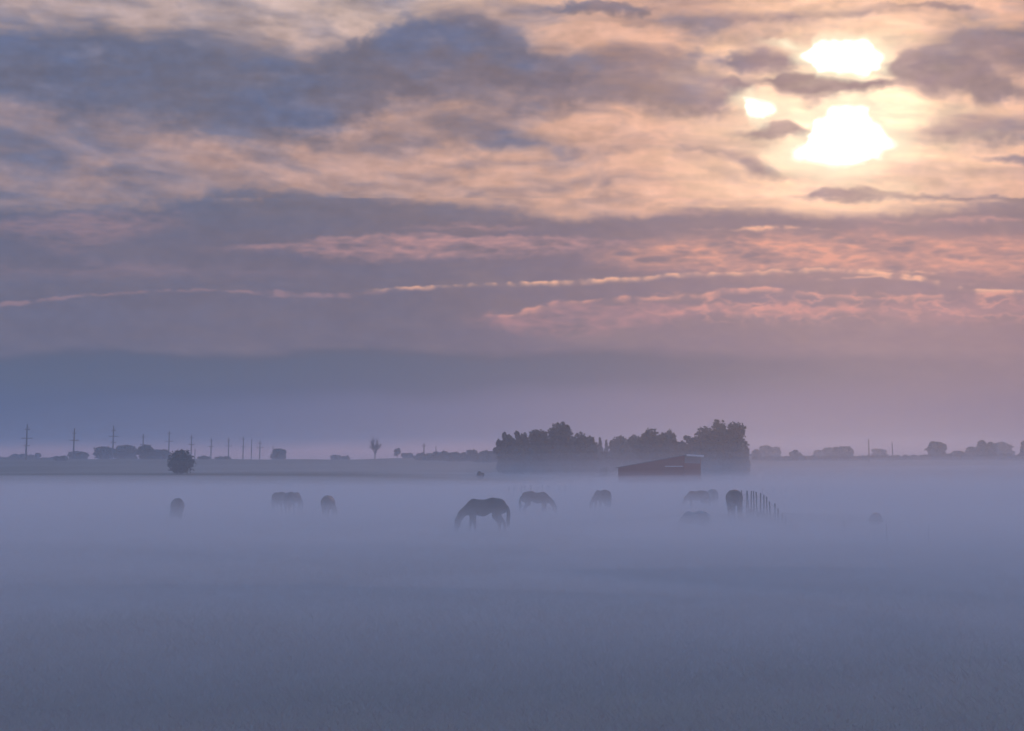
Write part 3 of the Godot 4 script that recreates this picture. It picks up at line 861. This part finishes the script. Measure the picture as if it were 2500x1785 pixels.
func fence(label: String, posts: Array, r: float, strands: Array, m: Material, wire_m: Material) -> void:
	var p0 := at(posts[0][0], posts[0][1])
	var t := base("fence", p0)
	tag(t, label, "fence")
	var feet := []
	for q in posts:
		var p := at(q[0], q[1])
		feet.append(p - p0)
		var st := begin()
		tube(st, [Vector3(0, -0.3, 0), Vector3(q[3] * 0.5, q[2] * 0.5, 0), Vector3(q[3], q[2], 0)], [r * 1.1, r, r * 0.9], 6)
		put(done(st), "post", m, t).position = p - p0
	for s in strands:
		var st := begin()
		for i in feet.size() - 1:
			var a: Vector3 = feet[i] + Vector3(0, s, r + 0.01)
			var b: Vector3 = feet[i + 1] + Vector3(0, s, r + 0.01)
			tube(st, [a, a.lerp(b, 0.5) - Vector3(0, 0.02, 0), b], [0.006, 0.006, 0.006], 4)
		put(done(st), "wire", wire_m, t)

# ------------------------------------------------------------------ horses
var field: PackedFloat32Array
var fn := Vector3i.ZERO
var fo := Vector3.ZERO
const CELL := 0.036

func bone(a: Vector3, b: Vector3, ra: float, rb: float, k := 0.07, squash := 1.0) -> void:
	var m := maxf(ra, rb) + 0.16
	var lo := (a.min(b) - Vector3.ONE * m - fo) / CELL
	var hi := (a.max(b) + Vector3.ONE * m - fo) / CELL
	var ab := b - a
	var l2 := maxf(ab.length_squared(), 1e-6)
	for z in range(maxi(0, int(lo.z)), mini(fn.z, int(hi.z) + 1)):
		for y in range(maxi(0, int(lo.y)), mini(fn.y, int(hi.y) + 1)):
			var at0 := (z * fn.y + y) * fn.x
			for x in range(maxi(0, int(lo.x)), mini(fn.x, int(hi.x) + 1)):
				var p := fo + Vector3(x, y, z) * CELL - a
				var t := clampf(p.dot(ab) / l2, 0.0, 1.0)
				p -= ab * t
				p.z *= squash
				var d := p.length() - lerpf(ra, rb, t)
				var o := field[at0 + x]
				var h := maxf(k - absf(o - d), 0.0) / k
				field[at0 + x] = minf(o, d) - h * h * k * 0.25

func start_field(lo: Vector3, hi: Vector3) -> void:
	fo = lo
	fn = Vector3i(((hi - lo) / CELL).ceil()) + Vector3i.ONE
	field = PackedFloat32Array()
	field.resize(fn.x * fn.y * fn.z)
	field.fill(1.0)

func skin_field() -> ArrayMesh:
	var st := begin()
	st.set_smooth_group(0)
	var at_cell := {}
	var count := 0
	var verts := []
	var off := [0, 1, fn.x, fn.x + 1, fn.x * fn.y, fn.x * fn.y + 1, fn.x * fn.y + fn.x, fn.x * fn.y + fn.x + 1]
	for z in fn.z - 1:
		for y in fn.y - 1:
			for x in fn.x - 1:
				var i := (z * fn.y + y) * fn.x + x
				var inside := 0
				for o in off:
					if field[i + o] < 0.0: inside += 1
				if inside == 0 or inside == 8:
					continue
				var sum := Vector3.ZERO
				var n := 0
				for e in [[0, 1], [2, 3], [4, 5], [6, 7], [0, 2], [1, 3], [4, 6], [5, 7], [0, 4], [1, 5], [2, 6], [3, 7]]:
					var va := field[i + off[e[0]]]
					var vb := field[i + off[e[1]]]
					if (va < 0.0) != (vb < 0.0):
						var t := va / (va - vb)
						var pa := Vector3(e[0] & 1, (e[0] >> 1) & 1, e[0] >> 2)
						var pb := Vector3(e[1] & 1, (e[1] >> 1) & 1, e[1] >> 2)
						sum += pa.lerp(pb, t)
						n += 1
				at_cell[i] = count
				verts.append(fo + (Vector3(x, y, z) + sum / n) * CELL)
				count += 1
	for v in verts:
		st.add_vertex(v)
	var sx := 1
	var sy := fn.x
	var sz := fn.x * fn.y
	for i in at_cell:
		for ax in [[sx, sy, sz], [sy, sz, sx], [sz, sx, sy]]:
			var a: float = field[i]
			var b: float = field[i + ax[0]]
			if (a < 0.0) == (b < 0.0):
				continue
			var q0 = at_cell.get(i - ax[1] - ax[2])
			var q1 = at_cell.get(i - ax[2])
			var q3 = at_cell.get(i - ax[1])
			if q0 == null or q1 == null or q3 == null:
				continue
			var q := [q0, q1, at_cell[i], q3]
			if a < 0.0:
				q.reverse()
			for k in [0, 1, 2, 0, 2, 3]:
				st.add_index(q[k])
	st.generate_normals()
	return st.commit()

# a grazing horse that faces +x; swing: how far the head is swung to +z, stride: how the legs are set
func horse_meshes(swing: float, stride: float, belly: float) -> Dictionary:
	start_field(Vector3(-1.12, -0.02, -0.62), Vector3(1.45, 1.72, 0.62))
	# trunk
	bone(Vector3(-0.58, 1.24, 0), Vector3(-0.30, 1.27, 0), 0.285, 0.285, 0.08, 0.98)
	bone(Vector3(-0.30, 1.25, 0), Vector3(0.10, 1.13, 0), 0.28, 0.30 * belly, 0.08, 0.98)
	bone(Vector3(0.10, 1.13, 0), Vector3(0.46, 1.17, 0), 0.30 * belly, 0.275, 0.08, 1.0)
	bone(Vector3(0.28, 1.37, 0), Vector3(0.46, 1.40, 0), 0.10, 0.12, 0.1)
	bone(Vector3(0.48, 1.15, 0), Vector3(0.60, 1.02, 0), 0.26, 0.21, 0.08, 1.0)
	bone(Vector3(-0.66, 1.20, 0), Vector3(-0.72, 1.10, 0), 0.22, 0.20, 0.06, 0.95)
	# neck and head
	var mid := Vector3(0.93, 0.92, swing * 0.35)
	var poll := Vector3(1.14, 0.56, swing * 0.8)
	var nose := Vector3(1.20, 0.085, swing)
	bone(Vector3(0.52, 1.24, 0), mid, 0.22, 0.155, 0.08, 1.35)
	bone(mid, poll, 0.155, 0.105, 0.06, 1.3)
	bone(poll, poll.lerp(nose, 0.45) + Vector3(-0.01, 0, 0), 0.11, 0.095, 0.05, 1.2)
	bone(poll.lerp(nose, 0.45), nose, 0.088, 0.066, 0.04, 1.1)
	bone(poll + Vector3(-0.09, -0.08, 0), poll.lerp(nose, 0.5) + Vector3(-0.06, 0, 0), 0.075, 0.05, 0.04, 1.2)
	for s in [-1.0, 1.0]:
		bone(poll + Vector3(0.04, 0.06, 0.06 * s), poll + Vector3(0.11, 0.17, 0.09 * s), 0.034, 0.016, 0.02)
	# legs
	for s in [-1.0, 1.0]:
		var f: float = stride * s
		bone(Vector3(0.50, 1.05, 0.13 * s), Vector3(0.50 + f * 0.3, 0.80, 0.15 * s), 0.16, 0.105, 0.07)
		bone(Vector3(0.50 + f * 0.3, 0.80, 0.15 * s), Vector3(0.51 + f * 0.7, 0.46, 0.15 * s), 0.10, 0.066, 0.04)
		bone(Vector3(0.51 + f * 0.7, 0.46, 0.15 * s), Vector3(0.50 + f, 0.15, 0.15 * s), 0.055, 0.046, 0.03)
		bone(Vector3(0.50 + f, 0.15, 0.15 * s), Vector3(0.54 + f, 0.04, 0.15 * s), 0.05, 0.066, 0.03)
		var b: float = -stride * s * 0.9
		bone(Vector3(-0.56, 1.12, 0.13 * s), Vector3(-0.47 + b * 0.3, 0.82, 0.16 * s), 0.22, 0.145, 0.08)
		bone(Vector3(-0.47 + b * 0.3, 0.82, 0.16 * s), Vector3(-0.71 + b * 0.8, 0.50, 0.16 * s), 0.135, 0.072, 0.05)
		bone(Vector3(-0.71 + b * 0.8, 0.50, 0.16 * s), Vector3(-0.69 + b, 0.15, 0.16 * s), 0.062, 0.05, 0.03)
		bone(Vector3(-0.69 + b, 0.15, 0.16 * s), Vector3(-0.63 + b, 0.04, 0.16 * s), 0.052, 0.068, 0.03)
	var out := {"body": skin_field()}
	# tail: a tapered hank of hair with a few loose locks
	var st := begin()
	tube(st, [Vector3(-0.84, 1.26, 0), Vector3(-0.93, 1.16, 0), Vector3(-0.97, 0.92, 0.01), Vector3(-0.95, 0.62, 0.02), Vector3(-0.93, 0.40, 0.02)], [0.045, 0.06, 0.085, 0.075, 0.015], 8)
	for k in 5:
		var o := Vector3(rng.randf_range(-0.04, 0.04), 0, rng.randf_range(-0.06, 0.06))
		tube(st, [Vector3(-0.92, 1.12, 0), Vector3(-0.98, 0.85, 0.0) + o, Vector3(-0.94, 0.34, 0.02) + o * 1.6], [0.03, 0.04, 0.008], 5)
	out.tail = done(st)
	st = begin()
	for k in 12:
		var t := k / 11.0
		var p: Vector3 = Vector3(0.50, 1.44, 0).lerp(mid + Vector3(0.10, 0.13, 0), t / 0.55) if t < 0.55 else (mid + Vector3(0.10, 0.13, 0)).lerp(poll + Vector3(0.09, 0.08, 0), (t - 0.55) / 0.45)
		var e := p + Vector3(rng.randf_range(-0.06, 0.02), -0.2, 0.13 + rng.randf_range(-0.02, 0.03))
		tube(st, [p + Vector3(-0.02, -0.05, 0), p + Vector3(0, -0.015, 0.05), e], [0.05, 0.045, 0.01], 5)
	out.mane = done(st)
	return out

func coat(key: String, c: Color) -> StandardMaterial3D:
	return blotchy("coat_" + key, lin(c.r * 0.75, c.g * 0.75, c.b * 0.75), lin(c.r * 1.3, c.g * 1.3, c.b * 1.3), 1.1, 0.75, 0.02)

func make_horses() -> void:
	var shapes := [horse_meshes(0.0, 0.13, 1.08), horse_meshes(0.22, 0.06, 1.02), horse_meshes(-0.2, -0.12, 1.0)]
	var hair := coat("hair", Color(0.02, 0.017, 0.016))
	var pale_hair := coat("pale_hair", Color(0.20, 0.19, 0.18))
	var bay := Color(0.045, 0.026, 0.018)
	var chestnut := Color(0.13, 0.05, 0.028)
	var dun := Color(0.10, 0.06, 0.04)
	var grey := Color(0.13, 0.14, 0.15)
	# bearing, distance, turn (0: its left to right is seen with the head at the right; 180: head at the left; 90: seen from behind), size, shape, coat, key, label
	for a in [
		[1078, 78, 180, 1.12, 0, bay, "bay", "large dark brown horse grazing in full side view, head at its left"],
		[1190, 108, 8, 1.06, 1, chestnut, "chestnut", "brown horse grazing side-on with its head to the right, behind the large dark one"],
		[1336, 119, 118, 1.06, 2, chestnut, "chestnut", "reddish brown horse seen from behind, alone left of the barn's middle"],
		[399, 93, 116, 0.95, 2, bay, "bay", "dark horse seen from behind at the far left, head low to its left"],
		[624, 116, 132, 0.98, 1, dun, "dun", "left horse of the overlapping pair at the left, facing left"],
		[655, 113, 72, 1.0, 0, bay, "bay", "right, darker horse of the overlapping pair at the left"],
		[733, 100, 86, 0.96, 1, dun, "dun", "dim horse seen straight from behind, right of the overlapping pair"],
		[1546, 124, 146, 1.0, 0, chestnut, "chestnut", "reddish brown horse grazing below the barn's right end, in front of a grey one"],
		[1581, 130, 66, 1.04, 2, grey, "grey", "pale grey horse half hidden behind a reddish brown one below the barn"],
		[1626, 94, 92, 1.08, 1, bay, "bay", "dark brown horse seen from behind at the top end of the wire fence"],
		[1541, 84, 132, 0.94, 2, grey, "grey", "faint grey horse sunk in thick mist, nearest of those below the barn"],
		[1938, 81, 74, 0.88, 0, chestnut, "chestnut", "very faint horse in thick mist at the right, apart from the others"]]:
		var p := at(a[0], a[1])
		var t := base("horse", p - Vector3(0, 0.02, 0), deg_to_rad(a[2]))
		tag(t, a[7], "horse", "grazing horses")
		t.scale = Vector3.ONE * a[3]
		var s: Dictionary = shapes[a[4]]
		put(s.body, "body", coat(a[6], a[5]), t)
		put(s.mane, "mane", pale_hair if a[6] == "grey" else hair, t)
		put(s.tail, "tail", pale_hair if a[6] == "grey" else hair, t)

# ------------------------------------------------------------------ grass and weeds
func make_grass() -> void:
	var st := begin()
	st.set_smooth_group(-1)
	for k in 9:
		var a := rng.randf() * TAU
		var o := Vector3(cos(a), 0, sin(a)) * rng.randf_range(0.02, 0.16)
		var lean := Vector3(cos(a + 0.6), 0, sin(a + 0.6)) * rng.randf_range(0.05, 0.18)
		var h := rng.randf_range(0.08, 0.22)
		var w := Vector3(-sin(a), 0, cos(a)) * 0.009
		var mid := o + lean * 0.35 + Vector3(0, h * 0.6, 0)
		var k2 := rng.randf_range(0.75, 1.25)
		st.set_color(Color(0.05 * k2, 0.066 * k2, 0.028 * k2))
		tri(st, o - w, mid - w * 0.8, o + w)
		tri(st, o + w, mid - w * 0.8, mid + w * 0.8)
		tri(st, mid - w * 0.8, o + lean + Vector3(0, h, 0), mid + w * 0.8)
	st.generate_normals()
	var mm := MultiMesh.new()
	mm.transform_format = MultiMesh.TRANSFORM_3D
	mm.use_colors = true
	mm.mesh = st.commit()
	mm.instance_count = 50000
	var patch := FastNoiseLite.new()
	patch.seed = 3
	patch.frequency = 0.09
	for i in mm.instance_count:
		var d := 8.5 * pow(7.0, rng.randf())
		var x := rng.randf_range(-0.62, 0.62) * (d + 3.0)
		var n := patch.get_noise_2d(x, d)
		var s := rng.randf_range(0.6, 1.25) * (1.0 + n * 0.7)
		mm.set_instance_transform(i, Transform3D(Basis(Vector3.UP, rng.randf() * TAU).scaled(Vector3(s * 1.3, s, s * 1.3)), on_land(x, d) - Vector3(0, 0.01, 0)))
		var dry := clampf(0.5 + n * 1.4 + rng.randf_range(-0.3, 0.3), 0.0, 1.0)
		mm.set_instance_color(i, Color(1.0 + dry * 0.5, 1.0 + dry * 0.3, 1.0 + dry * 0.35))
	var g := MultiMeshInstance3D.new()
	g.name = "grass"
	g.multimesh = mm
	var m := StandardMaterial3D.new()
	m.vertex_color_use_as_albedo = true
	m.roughness = 0.8
	m.metallic_specular = 0.3
	m.backlight_enabled = true
	m.backlight = Color(0.3, 0.3, 0.2)
	g.material_override = m
	add_child(g)
	tag(g, "short pasture grass in the mist of the foreground", "grass", "", "stuff")
	var weeds := Color(0.10, 0.05, 0.035)
	for a in [[1652, 1676, 96, 0.5, "left end"], [1674, 1698, 92, 0.55, "middle"], [1696, 1718, 87, 0.5, "right half"], [1742, 1772, 79, 0.62, "far right end"]]:
		var p := at((a[0] + a[1]) * 0.5, a[2] + 0.6)
		tree("low reddish weeds at the foot of the wire fence, %s" % a[4], p, (a[1] - a[0]) * RAY * a[2], a[3], "bush", weeds, "weeds along the wire fence", 420, 0.07, "bush")
